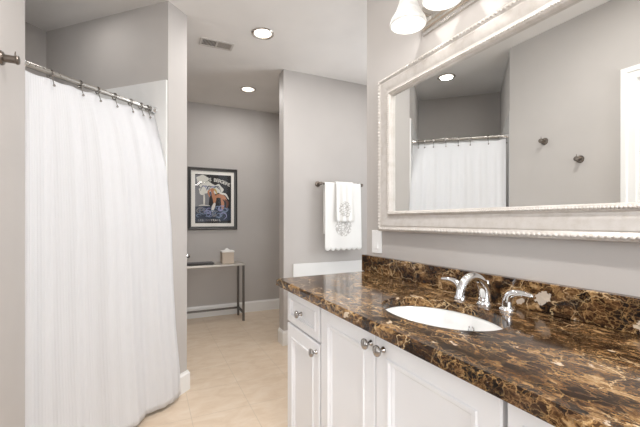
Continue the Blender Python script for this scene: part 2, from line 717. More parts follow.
bm = BM(); box(bm, -2.3, -2.2, YN, 1.50, 0, H)  # unseen room added to back the doorway fill light
struct('wall_added_room_left', bm, M['wall'])
bm = BM(); box(bm, -2.2, HX - 0.12, 1.40, 1.50, 0, H)
struct('wall_added_room_far', bm, M['wall'])
bm = BM(); box(bm, -2.2, HX - 0.12, YN - 0.1, YN, 0, H)
struct('wall_added_room_near', bm, M['wall'])

# baseboards
def cornered(name, pts, h=0.128, t=0.014):
    """baseboard profile swept along a polyline with mitred corners; the room lies to the right of the path"""
    bm = BM()
    prof = [(0, 0), (t, 0), (t, h * 0.86), (t * 0.55, h * 0.93), (t * 0.45, h), (0, h)]
    P_ = [Vector((x, y, 0)) for x, y in pts]
    nrm = [Vector(((b - a).y, -(b - a).x, 0)).normalized() for a, b in zip(P_, P_[1:])]
    sec = []
    for i, q in enumerate(P_):
        if i == 0:
            m_ = nrm[0]
        elif i == len(P_) - 1:
            m_ = nrm[-1]
        else:
            m_ = (nrm[i - 1] + nrm[i]) / (1 + nrm[i - 1].dot(nrm[i]))
        sec.append([bm.verts.new(q + m_ * o_ + Vector((0, 0, z))) for o_, z in prof])
    for A, B in zip(sec, sec[1:]):
        for i in range(len(prof)):
            j = (i + 1) % len(prof)
            bm.faces.new((A[i], A[j], B[j], B[i]))
    bm.faces.new(sec[0][::-1])
    bm.faces.new(sec[-1])
    struct(name, bm, M['trim'])


cornered('baseboard_far', [(-0.75, YF), (XE, YF)])
cornered('baseboard_partition', [(1.073, PY + 0.115), (1.073, PY), (1.16, PY)])
cornered('baseboard_shower', [RE(R1 + 0.012, E0), RE(R2, E0), RE(R2, EB + 0.1)])
cornered('baseboard_hall_left', [(-0.75, 3.44), (-0.75, YF)])
cornered('baseboard_left', [(HX, DY1 + 0.075), (HX, 1.845)])

# shower surround panels and curb
bm = BM()
TZ = CH + 0.853
prism(bm, [RE(R1, E0 + 0.004), RE(R1, EB), RE(R1 - 0.012, EB), RE(R1 - 0.012, E0 + 0.004)], 0.0, TZ)
struct('trim_1', bm, M['showertile'])
bm = BM()
prism(bm, [RE(R0 - 0.012, 1.648), RE(R0 - 0.001, 1.648), RE(RQ - 0.001, EB), RE(RQ - 0.012, EB)], 0.0, TZ)
prism(bm, [RE(RQ, EB - 0.012), RE(R1 - 0.012, EB - 0.012), RE(R1 - 0.012, EB), RE(RQ, EB)], 0.0, TZ)
struct('trim_2', bm, M['showertile'])
bm = BM()
prism(bm, [RE(R0, 1.77), RE(R1 - 0.012, 1.77), RE(R1 - 0.012, 1.89), RE(R0 - 0.006, 1.89)], 0.0, 0.1)
struct('trim_3', bm, M['showertile'])
# tub deck with white splash beyond the vanity
bm = BM(); box(bm, 1.16, XE, 2.05, PY - 0.012, 0, 0.52, 0.004)
struct('trim_4', bm, M['showertile'])
bm = BM(); box(bm, 1.16, XE, PY - 0.012, PY, 0.0, 0.715, 0.003)
struct('trim_5', bm, M['showertile'])

# door on the hook wall (seen in the mirror)
d = bpy.data.objects.new('door_1', None)
COL.objects.link(d)
d.location = (HX, (DY0 + DY1) / 2, 0)
d['kind'] = 'structure'
bm = BM()
cw = 0.075
secs = []
for off_, dep_ in [(0.0, 0.0), (0.0, 0.014), (0.004, 0.018), (cw * 0.55, 0.018), (cw * 0.62, 0.026), (cw - 0.004, 0.026), (cw, 0.022), (cw, 0.0)]:
    secs.append([bm.verts.new(q) for q in ((HX + dep_, DY0 - off_, 0), (HX + dep_, DY0 - off_, DZ + off_), (HX + dep_, DY1 + off_, DZ + off_), (HX + dep_, DY1 + off_, 0))])
for A, B in zip(secs, secs[1:]):
    for k in range(3):
        bm.faces.new((A[k], A[k + 1], B[k + 1], B[k]))
box(bm, HX - 0.12, HX, DY1 - 0.016, DY1, 0, DZ)
box(bm, HX - 0.12, HX, DY0, DY0 + 0.016, 0, DZ)
box(bm, HX - 0.12, HX, DY0 + 0.016, DY1 - 0.016, DZ - 0.016, DZ)
obj('door_casing', bm, M['trim'], d)


def panel(bm, axis_out, u0, u1, z0, z1, face, thick, loops, flip=1):
    """concentric rectangular loops; face is the coordinate of the front plane along x, outward = -x*flip"""
    rings = []
    for ins, dep in [(0, thick)] + loops:
        x = face + dep * flip
        rings.append([bm.verts.new((x, y, z)) for y, z in ((u0 + ins, z0 + ins), (u1 - ins, z0 + ins),
                                                            (u1 - ins, z1 - ins), (u0 + ins, z1 - ins))])
    for A, B in zip(rings, rings[1:]):
        for k in range(4):
            bm.faces.new((A[k], A[(k + 1) % 4], B[(k + 1) % 4], B[k]))
    bm.faces.new(rings[0][::-1])
    bm.faces.new(rings[-1])
    return bm


DOORLOOPS = [(0.0, 0.004), (0.003, 0.0), (0.050, 0.0), (0.053, -0.003), (0.058, -0.003), (0.062, 0.004),
             (0.067, 0.004), (0.072, 0.009), (0.090, 0.009)]
bm = BM()
box(bm, HX - 0.075, HX - 0.04, DY0 + 0.018, DY1 - 0.018, 0.01, DZ - 0.018)
for z0, z1 in ((0.2, 0.86), (0.98, 1.78)):
    for y0, y1 in ((DY0 + 0.11, (DY0 + DY1) / 2 - 0.05), ((DY0 + DY1) / 2 + 0.05, DY1 - 0.11)):
        panel(bm, None, y0, y1, z0, z1, HX - 0.036, 0.004, [(0.0, 0.0), (0.014, 0.0), (0.022, 0.003)], -1)
# the leaf is set open, for the fill light, into the added room, hinged on the jamb nearer the window wall
hinge = Vector((HX - 0.12, DY0 + 0.018, 0))
bmesh.ops.translate(bm, verts=bm.verts[:], vec=Vector((0.075 - 0.12 + 0.0, 0, 0)))
bmesh.ops.rotate(bm, verts=bm.verts[:], cent=hinge, matrix=Matrix.Rotation(math.radians(92), 3, 'Z'))
obj('door_panel', bm, M['door'], d)

# ================================================================== ceiling lights
prev = None
CAN_LABELS = ['round recessed ceiling light nearest the vanity, in front of the partition',
              'smaller looking round recessed ceiling light near the far wall with the poster',
              'recessed ceiling light inside the shower, seen only in the mirror',
              'added recessed ceiling light for fill above the vanity aisle, outside the picture',
              'added unseen recessed ceiling light for fill, behind the camera',
              'added unseen recessed ceiling light for fill above the tub deck']


def make_can(x, y, label):
    t = thing('recessed_light', label, 'ceiling light', (x, y, H), 'recessed ceiling lights')
    bm = BM()
    lathe(bm, (x, y, H), (0, 0, -1), [(CR - 0.002, -0.004), (0.078, -0.001), (0.081, 0.003), (0.079, 0.006), (0.070, 0.008), (0.0625, 0.004),
                                      (0.0625, -0.004)], 40, cap=False)
    obj('trim_ring', bm, M['nickel'], t, smooth=True)
    bm = BM()
    lathe(bm, (x, y, H), (0, 0, -1), [(0.0625, 0.003), (0.060, -0.012), (0.0605, -0.014), (0.056, -0.028), (0.0565, -0.030), (0.050, -0.05)], 40, cap=False)
    obj('baffle', bm, M['baffle'], t, smooth=True)
    bm = BM()
    lathe(bm, (x, y, H), (0, 0, -1), [(0.052, -0.056), (0.051, -0.046), (0.04, -0.034), (0.022, -0.026), (0.0, -0.023)], 32)
    obj('lamp', bm, M['can_lamp'], t, smooth=True)
    return t


CAN_DIM = [1.3, 1.35, 0.2, 2.5, 2.5, 1]
proto = None
for i, (x, y) in enumerate(CANS):
    if i == 0:
        proto = make_can(x, y, CAN_LABELS[0])
    else:
        c_ = copy_tree(proto)
        c_.location = (x, y, H)
        c_['label'] = CAN_LABELS[i]
    area_light('recessed_light_beam', (x, y, H - 0.010), (0, 0, 0), 0.11, 0.11, CAN_POWER * CAN_DIM[i], (1, 0.98, 0.955), 'DISK')

# ceiling vent
vx, vy = 0.462, 2.765
t = thing('ceiling_vent', 'white louvred air vent in the ceiling beside the nearer recessed light', 'vent', (vx, vy, H))
bm = BM()
a, b_ = 0.122, 0.060
for q in ((vx - a, vx + a, vy - b_, vy - b_ + 0.016), (vx - a, vx + a, vy + b_ - 0.016, vy + b_),
          (vx - a, vx - a + 0.016, vy - b_ + 0.016, vy + b_ - 0.016), (vx + a - 0.016, vx + a, vy - b_ + 0.016, vy + b_ - 0.016),
          (vx - 0.005, vx + 0.005, vy - b_ + 0.016, vy + b_ - 0.016)):
    box(bm, q[0], q[1], q[2], q[3], H - 0.007, H, 0.002)
obj('frame', bm, M['ventwhite'], t)
bm = BM(); box(bm, vx - a + 0.014, vx + a - 0.014, vy - b_ + 0.014, vy + b_ - 0.014, H - 0.002, H - 0.0005)
obj('backing', bm, M['ventgrey'], t)
for k in range(22):
    xx = vx - a + 0.022 + k * (2 * a - 0.044) / 21
    tilt = 0.0045 if xx > vx else -0.0045
    bm = BM()
    vv = [bm.verts.new(q) for q in ((xx, vy - b_ + 0.016, H - 0.002), (xx, vy + b_ - 0.016, H - 0.002),
                                    (xx + tilt, vy + b_ - 0.016, H - 0.007), (xx + tilt, vy - b_ + 0.016, H - 0.007),
                                    (xx + 0.0015, vy - b_ + 0.016, H - 0.002), (xx + 0.0015, vy + b_ - 0.016, H - 0.002),
                                    (xx + tilt + 0.0015, vy + b_ - 0.016, H - 0.007), (xx + tilt + 0.0015, vy - b_ + 0.016, H - 0.007))]
    for q in ((0, 1, 2, 3), (4, 5, 6, 7), (0, 1, 5, 4), (1, 2, 6, 5), (2, 3, 7, 6), (3, 0, 4, 7)):
        bm.faces.new([vv[w_] for w_ in q])
    obj('louvre', bm, M['ventwhite'], t)

# ================================================================== vanity
CT = 0.836           # counter top surface
CF = 0.529           # counter front edge
CY0, CY1 = -0.03, 1.600
CYF = 1.565          # the far end runs slightly skew
SX, SY, SA, SB = 0.770, 0.794, 0.143, 0.202


def ellipse(a, b, n=64):
    return [(SX + a * math.cos(2 * PI * k / n), SY + b * math.sin(2 * PI * k / n)) for k in range(n)]


bm = BM()
rad = 0.0075
zb = CT - 0.031
# top face with sink hole
hole = ellipse(SA, SB)
tf = flat_with_holes(bm, [(CF + rad, CY0 + rad), (WX - 0.001, CY0 + rad), (WX - 0.001, CY1 - rad), (CF + rad, CYF - rad)], [hole], CT)
bf = flat_with_holes(bm, [(CF, CY0), (WX - 0.001, CY0), (WX - 0.001, CY1), (CF, CYF)], [hole], zb)


def ring_faces(bm, loops):
    R_ = [[bm.verts.new(p_) for p_ in L] for L in loops]
    for A, B in zip(R_, R_[1:]):
        n = len(A)
        for k in range(n):
            bm.faces.new((A[k], A[(k + 1) % n], B[(k + 1) % n], B[k]))


def rect(i, z, back=0.001):
    return [(CF + i, CY0 + i, z), (WX - back, CY0 + i, z), (WX - back, CY1 - i, z), (CF + i, CYF - i, z)]


ring_faces(bm, [rect(rad, CT), rect(0, CT - rad), rect(0, zb + 0.003), rect(0.0, zb)])
ring_faces(bm, [[(x, y, CT) for x, y in ellipse(SA, SB)], [(x, y, CT - 0.003) for x, y in ellipse(SA - 0.002, SB - 0.002)],
                [(x, y, zb) for x, y in ellipse(SA - 0.002, SB - 0.002)]])
bmesh.ops.remove_doubles(bm, verts=bm.verts[:], dist=0.0004)
tag(obj('countertop', bm, M['marble'], origin=(CF, SY, zb)), 'polished brown marble countertop with golden veins on the white vanity cabinets', 'countertop')

bm = BM()
box(bm, 1.022, WX - 0.0005, CY0, 1.612, CT + 0.0003, CT + 0.086, 0.002)
tag(obj('backsplash', bm, M['marble_spots'], origin=(1.03, SY, CT)), 'low brown marble backsplash strip standing along the wall at the back of the countertop', 'backsplash')

# undermount basin
t = thing('sink', 'oval white undermount basin set in the brown marble countertop', 'sink', (SX, SY, zb))
bm = BM()
prof = [(1.12, 0.0), (1.0, -0.0005), (0.985, -0.012), (0.955, -0.04), (0.90, -0.075), (0.80, -0.105), (0.62, -0.125), (0.40, -0.135), (0.17, -0.14)]
inner = [[(x, y, zb - 0.0008 + dz) for x, y in ellipse(SA * s, SB * s, 56)] for s, dz in prof]
outr = [[(x, y, zb - 0.009 + dz) for x, y in ellipse((SA * s + 0.008), (SB * s + 0.008), 56)] for s, dz in reversed(prof)]
ring_faces(bm, inner + outr + [inner[0]])
bmesh.ops.remove_doubles(bm, verts=bm.verts[:], dist=0.0002)
obj('basin', bm, M['porcelain'], t, smooth=True)
bm = BM()
lathe(bm, (SX, SY, zb - 0.140), (0, 0, 1), [(0.028, -0.012), (0.028, 0.002), (0.024, 0.004), (0.012, 0.003), (0.010, 0.006), (0, 0.008)], 28)
obj('drain', bm, M['chrome'], t, smooth=True)
bm = BM()
lathe(bm, (SX + SA * 0.945, SY, zb - 0.045), (-1, 0, 0.2), [(0.014, -0.004), (0.014, 0.002), (0.010, 0.003), (0.009, 0.0)], 24)
obj('overflow_ring', bm, M['chrome'], t, smooth=True)

# faucet
FX = 0.962
t = thing('faucet', 'chrome two handle faucet with arched spout behind the oval sink', 'faucet', (FX, SY, CT))


def escut(bm, x, y, r, h):
    lathe(bm, (x, y, CT), (0, 0, 1), [(r, 0.0), (r * 1.02, 0.004), (r * 0.96, h * 0.55), (r * 0.8, h), (r * 0.3, h + 0.001)], 28)


bm = BM()
pth = smooth_path([(0.966, SY, CT + 0.008), (0.966, SY, CT + 0.030), (0.957, SY, CT + 0.060), (0.934, SY, CT + 0.083),
                   (0.903, SY, CT + 0.090), (0.876, SY, CT + 0.078), (0.860, SY, CT + 0.054), (0.855, SY, CT + 0.034)], 8)
tube(bm, pth, [0.0185, 0.0178, 0.0168, 0.0155, 0.0142, 0.013, 0.0122, 0.0118], 20)
obj('spout', bm, M['chrome'], t, smooth=True, angle=60)
bm = BM(); escut(bm, 0.966, SY, 0.0235, 0.012)
obj('spout_base', bm, M['chrome'], t, smooth=True, angle=60)
for s, yy in ((1, 0.888), (-1, 0.712)):
    bm = BM(); escut(bm, FX, yy, 0.022, 0.012)
    hb = obj('handle_base', bm, M['chrome'], t, smooth=True, angle=60)
    bm = BM()
    pth = smooth_path([(FX, yy, CT + 0.010), (FX, yy + s * 0.001, CT + 0.030), (FX - 0.001, yy - s * -0.010, CT + 0.048),
                       (FX - 0.003, yy + s * 0.032, CT + 0.057), (FX - 0.005, yy + s * 0.058, CT + 0.058), (FX - 0.006, yy + s * 0.078, CT + 0.056)], 8)
    tube(bm, pth, [0.0150, 0.0140, 0.0118, 0.0092, 0.0075, 0.0062], 18)
    ball(bm, (FX - 0.006, yy + s * 0.078, CT + 0.056), 0.0063, 2)
    obj('lever_handle', bm, M['chrome'], t, smooth=True, angle=60)
bm = BM()
tube(bm, [(0.990, SY + 0.010, CT), (0.990, SY + 0.010, CT + 0.062)], 0.0026, 10)
lathe(bm, (0.990, SY + 0.010, CT + 0.056), (0, 0, 1), [(0.003, 0), (0.0065, 0.004), (0.007, 0.012), (0.004, 0.017), (0, 0.018)], 16)
obj('lift_rod', bm, M['chrome'], t, smooth=True)

# cabinets
FF = 0.574           # face of the carcass
FD = 0.554           # face of doors


def knob(y, z, parent):
    bm = BM()
    lathe(bm, (FD, y, z), (-1, 0, 0), [(0.0085, 0.0), (0.0085, 0.003), (0.0055, 0.006), (0.005, 0.013), (0.009, 0.016), (0.0140, 0.019),
                                      (0.0152, 0.0225), (0.0142, 0.026), (0.008, 0.0288), (0, 0.0295)], 24)
    return obj('knob', bm, M['pewter'], parent, smooth=True, angle=50)


def carcass(t, y0, y1):
    bm = BM()
    box(bm, FF, WX - 0.003, y0, y1, 0.09, zb - 0.001)
    box(bm, FF + 0.06, WX - 0.003, y0, y1, 0.0, 0.09)
    obj('body', bm, M['cabinet'], t)


def front(t, name, y0, y1, z0, z1, ky, kz, loops=DOORLOOPS):
    bm = BM()
    panel(bm, None, y0, y1, z0, z1, FD, FF - FD - 0.0005, loops)
    o = obj(name, bm, M['cabinet'], t)
    if ky is not None:
        knob(ky, kz, o)
    return o


SMALL = [(i * 0.62 if i > 0.01 else i, dd) for i, dd in DOORLOOPS]
ZT = 0.798
t = thing('vanity_cabinet', 'narrow white vanity cabinet at the far end with one drawer over one door', 'cabinet', (0.8, 1.32, 0), 'white vanity cabinets')
carcass(t, 1.151, 1.488)
front(t, 'drawer', 1.158, 1.484, 0.661, ZT, 1.322, 0.727, SMALL)
front(t, 'door', 1.158, 1.484, 0.10, 0.653, 1.180, 0.621)
t = thing('vanity_cabinet', 'wide white vanity cabinet with paired doors below the oval sink', 'cabinet', (0.8, 0.78, 0), 'white vanity cabinets')
bm = BM()
# hollow carcass: the basin hangs inside
for q in ((FF, WX - 0.003, 0.4205, 0.4385, 0.09, zb - 0.001), (FF, WX - 0.003, 1.1315, 1.1495, 0.09, zb - 0.001),
          (FF, WX - 0.003, 0.4385, 1.1315, 0.09, 0.108), (WX - 0.012, WX - 0.003, 0.4385, 1.1315, 0.108, zb - 0.001),
          (FF, FF + 0.018, 0.4385, 1.1315, 0.76, zb - 0.001), (FF, FF + 0.018, 0.4385, 1.1315, 0.108, 0.13),
          (FF, FF + 0.018, 0.785, 0.825, 0.13, 0.76),
          (FF + 0.06, WX - 0.003, 0.4205, 1.1495, 0.0, 0.09)):
    box(bm, *q)
obj('body', bm, M['cabinet'], t)
front(t, 'door', 0.808, 1.144, 0.10, ZT, 0.824, 0.765)
front(t, 'door', 0.4215, 0.803, 0.10, ZT, 0.766, 0.765)
t = thing('vanity_cabinet', 'white vanity drawer cabinet at the near right end, cut off by the picture edge', 'cabinet', (0.8, 0.22, 0), 'white vanity cabinets')
carcass(t, 0.05, 0.4135)
front(t, 'drawer', 0.055, 0.4125, 0.661, ZT, 0.225, 0.727, SMALL)
front(t, 'drawer', 0.055, 0.4125, 0.39, 0.653, 0.225, 0.52, SMALL)
front(t, 'drawer', 0.055, 0.4125, 0.10, 0.382, 0.225, 0.25, SMALL)

# ================================================================== mirror
MY0, MY1, MZ0, MZ1 = 0.035, 1.452, 1.051, 1.786
t = thing('wall_mirror', 'large rectangular wall mirror in a beaded champagne silver frame above the sink', 'mirror', (WX, (MY0 + MY1) / 2, MZ0))
FW = 0.095
bm = BM()
prof = [(0.0, 0.0), (0.0, 0.026), (0.003, 0.036), (0.012, 0.040), (0.020, 0.036), (0.023, 0.034), (0.028, 0.036), (0.050, 0.034),
        (0.065, 0.027), (0.073, 0.027), (0.077, 0.034), (0.085, 0.038), (0.091, 0.036), (0.095, 0.031), (0.095, 0.012)]
rings = []
for ins, dep in prof:
    rings.append([(WX - dep, MY0 + ins, MZ0 + ins), (WX - dep, MY1 - ins, MZ0 + ins), (WX - dep, MY1 - ins, MZ1 - ins), (WX - dep, MY0 + ins, MZ1 - ins)])
ring_faces(bm, rings)
fr = obj('frame', bm, M['frame'], t, smooth=True, angle=25)


def beads(bm, ins, dep, step, r, lng, tw):
    y0, y1, z0, z1 = MY0 + ins, MY1 - ins, MZ0 + ins, MZ1 - ins
    for (ya, za), (yb, zb_) in (((y0, z0), (y1, z0)), ((y1, z0), (y1, z1)), ((y1, z1), (y0, z1)), ((y0, z1), (y0, z0))):
        L = math.hypot(yb - ya, zb_ - za)
        n = int(L / step)
        ang = math.atan2(zb_ - za, yb - ya)
        rot = Matrix.Rotation(ang + tw, 3, 'X')
        for k in range(n):
            f_ = (k + 0.5) / n
            ball(bm, (WX - dep, ya + (yb - ya) * f_, za + (zb_ - za) * f_), r, 1, 1, lng, 1, rot)


bm = BM(); beads(bm, 0.0115, 0.0375, 0.0155, 0.0061, 1.4, 0.5)
obj('outer_beading', bm, M['frame'], fr, smooth=True, angle=80)
bm = BM(); beads(bm, 0.084, 0.0375, 0.0088, 0.0048, 1.0, 0.0)
obj('inner_beading', bm, M['frame'], fr, smooth=True, angle=80)
bm = BM()
box(bm, WX - 0.018, WX - 0.004, MY0 + FW - 0.006, MY1 - FW + 0.006, MZ0 + FW - 0.006, MZ1 - FW + 0.006)
obj('glass', bm, M['mirror'], t)

# ================================================================== vanity light
LY = [1.118, 0.933, 0.748, 0.563, 0.378]
t = thing('vanity_light', 'brushed nickel wall light bar with frosted bell shades above the mirror', 'wall light', (WX, 0.748, 1.94))
bm = BM()
y0, y1, z0, z1 = 0.332, 1.164, 1.880, 2.000
rings = []
for ins, dep in [(0, 0), (0, 0.012), (0.006, 0.016), (0.014, 0.016), (0.018, 0.022), (0.028, 0.023), (0.032, 0.030), (0.045, 0.032)]:
    rings.append([(WX - dep, y0 + ins, z0 + ins), (WX - dep, y1 - ins, z0 + ins), (WX - dep, y1 - ins, z1 - ins), (WX - dep, y0 + ins, z1 - ins)])
ring_faces(bm, rings)
vv = [bm.verts.new(q) for q in rings[-1]]
bm.faces.new(vv)
bmesh.ops.remove_doubles(bm, verts=bm.verts[:], dist=0.0001)
obj('backplate', bm, M['nickel'], t)
BX = 0.925
for yy in LY:
    bm = BM()
    tube(bm, smooth_path([(WX - 0.030, yy, 1.94), (0.985, yy, 1.945), (0.945, yy, 1.970), (BX, yy, 2.022), (BX, yy, 2.032)], 8), 0.0065, 12)
    obj('arm', bm, M['nickel'], t, smooth=True, angle=60)
    bm = BM()
    lathe(bm, (BX, yy, 2.04), (0, 0, -1), [(0.006, -0.012), (0.016, -0.006), (0.026, 0.006), (0.028, 0.020), (0.026, 0.034)], 28)
    obj('socket', bm, M['nickel'], t, smooth=True, angle=60)
    bm = BM()
    pr = [(0.022, 2.004), (0.0275, 2.000), (0.0295, 1.986), (0.033, 1.966), (0.039, 1.945), (0.047, 1.923), (0.057, 1.904), (0.0665, 1.889), (0.071, 1.874), (0.0695, 1.866)]
    outp = [(r_, 2.03 - z_) for r_, z_ in pr]
    inp = [(r_ - 0.0035, 2.03 - z_ + (0.0008 if i_ == len(pr) - 1 else 0)) for i_, (r_, z_) in reversed(list(enumerate(pr)))]
    lathe(bm, (BX, yy, 2.04), (0, 0, -1), outp + inp, 36, cap=False)
    obj('shade', bm, M['shade'], t, smooth=True, angle=70)
    bm = BM()
    lathe(bm, (BX, yy, 2.008), (0, 0, -1), [(0.011, 0.0), (0.012, 0.02), (0.020, 0.045), (0.025, 0.065), (0.023, 0.085), (0.013, 0.098), (0, 0.102)], 24)
    obj('bulb', bm, M['bulb'], t, smooth=True, angle=70)
    ld = bpy.data.lights.new('bulb_light', 'POINT')
    ld.energy = BULB_POWER
    ld.color = (1, 0.955, 0.90)
    ld.shadow_soft_size = 0.02
    lo = bpy.data.objects.new('bulb_light', ld)
    COL.objects.link(lo)
    lo.location = (BX, yy, 1.868)

# ================================================================== switch plate
t = thing('switch_plate', 'white rocker switch plate on the wall between mirror corner and backsplash', 'light switch', (WX, 1.508, 0.995))
bm = BM(); box(bm, WX - 0.006, WX, 1.467, 1.549, 0.937, 1.053, 0.003)
obj('plate', bm, M['plastic'], t)
bm = BM()
vv = []
prism_pts = [(WX - 0.005, 0.962), (WX - 0.010, 0.962), (WX - 0.007, 0.995), (WX - 0.0065, 1.028), (WX - 0.005, 1.028)]
A = [bm.verts.new((x, 1.4915, z)) for x, z in prism_pts]
B = [bm.verts.new((x, 1.5245, z)) for x, z in prism_pts]
for i in range(5):
    bm.faces.new((A[i], A[(i + 1) % 5], B[(i + 1) % 5], B[i]))
bm.faces.new(A); bm.faces.new(B[::-1])
obj('rocker', bm, M['plastic'], t)
for zz in (0.950, 1.040):
    bm = BM(); lathe(bm, (WX - 0.006, 1.508, zz), (-1, 0, 0), [(0.0035, -0.001), (0.0035, 0.0006), (0, 0.0012)], 12)
    obj('screw', bm, M['plastic'], t, smooth=True)


# ================================================================== robe hooks on the left wall
def robe_hook(x, y, z, label, dirx=1):
    t = thing('robe_hook', label, 'hook', (x, y, z), 'robe hooks on the left wall')
    bm = BM()
    lathe(bm, (x, y, z), (dirx, 0, 0), [(0.0245, 0.0), (0.0245, 0.004), (0.021, 0.009), (0.012, 0.011)], 28)
    obj('rosette', bm, M['bronze'], t, smooth=True)
    bm = BM()
    lathe(bm, (x, y, z), (dirx, 0, 0), [(0.0130, 0.008), (0.0130, 0.041), (0.0150, 0.042), (0.0158, 0.047), (0.0135, 0.051), (0.004, 0.052)], 24)
    obj('post', bm, M['bronze'], t, smooth=True)
    bm = BM()
    tube(bm, smooth_path([(x + 0.040, y, z + 0.010), (x + 0.040, y, z + 0.022), (x + 0.041, y, z + 0.029)], 5), [0.0022, 0.002, 0.0015], 10)
    obj('peg', bm, M['bronze'], t, smooth=True)
    return t


hk = robe_hook(HX, 1.578, CH + 0.560, 'dark metal robe hook at the left picture edge, the higher one on the left wall')
c_ = copy_tree(hk)
c_.location = (HX, 1.348, CH + 0.398)
c_['label'] = 'dark metal robe hook seen only in the mirror, the lower one nearer the door'

# ================================================================== shower rod, curtain, rings
RA = Vector((*RE(R0 - 0.001, 1.703), CH + 0.674))
RB = Vector((*RE(R1 - 0.012, 1.675), CH + 0.674))
rdir = (RB - RA).normalized()
t = thing('shower_rod', 'brushed metal curtain rod spanning the diagonal shower opening', 'curtain rod', tuple(RA))
bm = BM(); tube(bm, [RA + rdir * 0.004, RA + rdir * 0.42], 0.0125, 20)
tube(bm, [RA + rdir * 0.41, RB - rdir * 0.004], 0.0108, 20)
obj('tube', bm, M['rod'], t, smooth=True)
for pnt, dr in ((RA, rdir), (RB, -rdir)):
    bm = BM(); lathe(bm, pnt, dr, [(0.0225, 0.0), (0.0225, 0.008), (0.020, 0.016), (0.0165, 0.022), (0.0165, 0.038), (0.0125, 0.040)], 28)
    obj('end_flange', bm, M['chrome'], t, smooth=True)

# the cloth
NU, NV = 260, 60
CTOP, CBOT = CH + 0.674 - 0.027, 0.022


def sm(a, b, x):
    x = max(0, min(1, (x - a) / (b - a)))
    return x * x * (3 - 2 * x)


def interp(tab, x):
    for (xa, ya), (xb, yb) in zip(tab, tab[1:]):
        if x <= xb:
            q = (x - xa) / (xb - xa)
            return ya + (yb - ya) * q
    return tab[-1][1]


RIGHT = [(0, 1.716), (0.06, 1.724), (0.2, 1.729), (0.4, 1.742), (0.6, 1.752), (0.75, 1.768), (0.9, 1.800), (1, 1.808)]
EOUT = [(0, 0), (0.1, 0.052), (0.2, 0.088), (0.4, 0.118), (0.7, 0.132), (1, 0.140)]


def cloth(s, v, push=0.0):
    rl = R0 + 0.016
    rr_ = interp(RIGHT, v)
    r = rl + (rr_ - rl) * s
    e = 1.703 + (1.675 - 1.703) * s
    flare = sm(0.06, 0.55, s)
    e -= interp(EOUT, v) * (0.10 + 0.90 * flare)
    g_ = sm(0.0, 0.12, v)
    amp = 0.004 + 0.004 * g_
    e += amp * math.sin(2 * PI * (6.2 * s + 0.12 * math.sin(5 * s) + 0.05 * v)) * (0.75 - 0.25 * v)
    e += 0.016 * v ** 1.5 * math.sin(2 * PI * (3.1 * s + 0.1)) + 0.003 * math.sin(2 * PI * (13 * s + 0.4 * v)) * g_
    x, y = RE(r, e)
    # the top edge sags between its rings
    z = CTOP + (CBOT - CTOP) * v
    z += (1 - v) ** 12 * 0.006 * (math.cos(2 * PI * 7.0 * s - 1.2) - 1) * 0.5
    z += (1 - v) ** 20 * 0.006 * max(0, 1 - s / 0.06)
    return Vector((x, y, z))


bm = BM()
uvl = bm.loops.layers.uv.new('UVMap')
G = [[bm.verts.new(cloth(i / NU, (j / NV) ** 1.15)) for i in range(NU + 1)] for j in range(NV + 1)]
for j in range(NV):
    for i in range(NU):
        f_ = bm.faces.new((G[j][i], G[j][i + 1], G[j + 1][i + 1], G[j + 1][i]))
        for lp, (a_, b2) in zip(f_.loops, ((i, j), (i + 1, j), (i + 1, j + 1), (i, j + 1))):
            lp[uvl].uv = (a_ / NU, (b2 / NV))
cur = obj('shower_curtain', bm, M['curtain'], origin=tuple((RA + RB) / 2 + Vector((0, 0, -0.034))), smooth=True, angle=180)
sol = cur.modifiers.new('thickness', 'SOLIDIFY')
sol.thickness = 0.0015
tag(cur, 'long white ribbed shower curtain hanging from the diagonal metal rod', 'shower curtain')

RING_S = [0.018, 0.197, 0.378, 0.501, 0.630, 0.764, 0.858, 0.925]
side = Vector((rdir.y, -rdir.x, 0))
NEI = ['leftmost metal curtain ring, tucked behind the left wall corner', 'second metal curtain ring from the left end of the rod',
       'third metal curtain ring from the left end of the rod', 'fourth metal curtain ring from the left end of the rod',
       'fourth metal curtain ring from the right end flange of the rod', 'third metal curtain ring from the right end flange of the rod',
       'second metal curtain ring from the right end flange of the rod', 'metal curtain ring nearest the right end flange of the rod']
ring0 = None
for k, s_ in enumerate(RING_S):
    c0 = RA + (RB - RA) * s_
    if ring0 is None:
        ring0 = thing('curtain_ring', NEI[0], 'curtain ring', tuple(c0), 'shower curtain rings on the rod')
        bm = BM()
        loop = []
        for q in range(25):
            a_ = 2 * PI * q / 24
            loop.append(c0 + side * (0.0170 * math.cos(a_)) + Vector((0, 0, 0.0170 * math.sin(a_) - 0.003)))
        tube(bm, loop, 0.0028, 8, cap=False)
        obj('loop', bm, M['pewter'], ring0, smooth=True)
        bm = BM()
        tube(bm, smooth_path([c0 + side * 0.004 + Vector((0, 0, -0.019)), c0 + side * 0.012 + Vector((0, 0, -0.034)), c0 + side * 0.021 + Vector((0, 0, -0.056))], 5), 0.0018, 8)
        ball(bm, c0 + side * 0.022 + Vector((0, 0, -0.060)), 0.006, 2)
        obj('drop_hook', bm, M['pewter'], ring0, smooth=True)
    else:
        c_ = copy_tree(ring0)
        c_.location = c0
        c_['label'] = NEI[k]

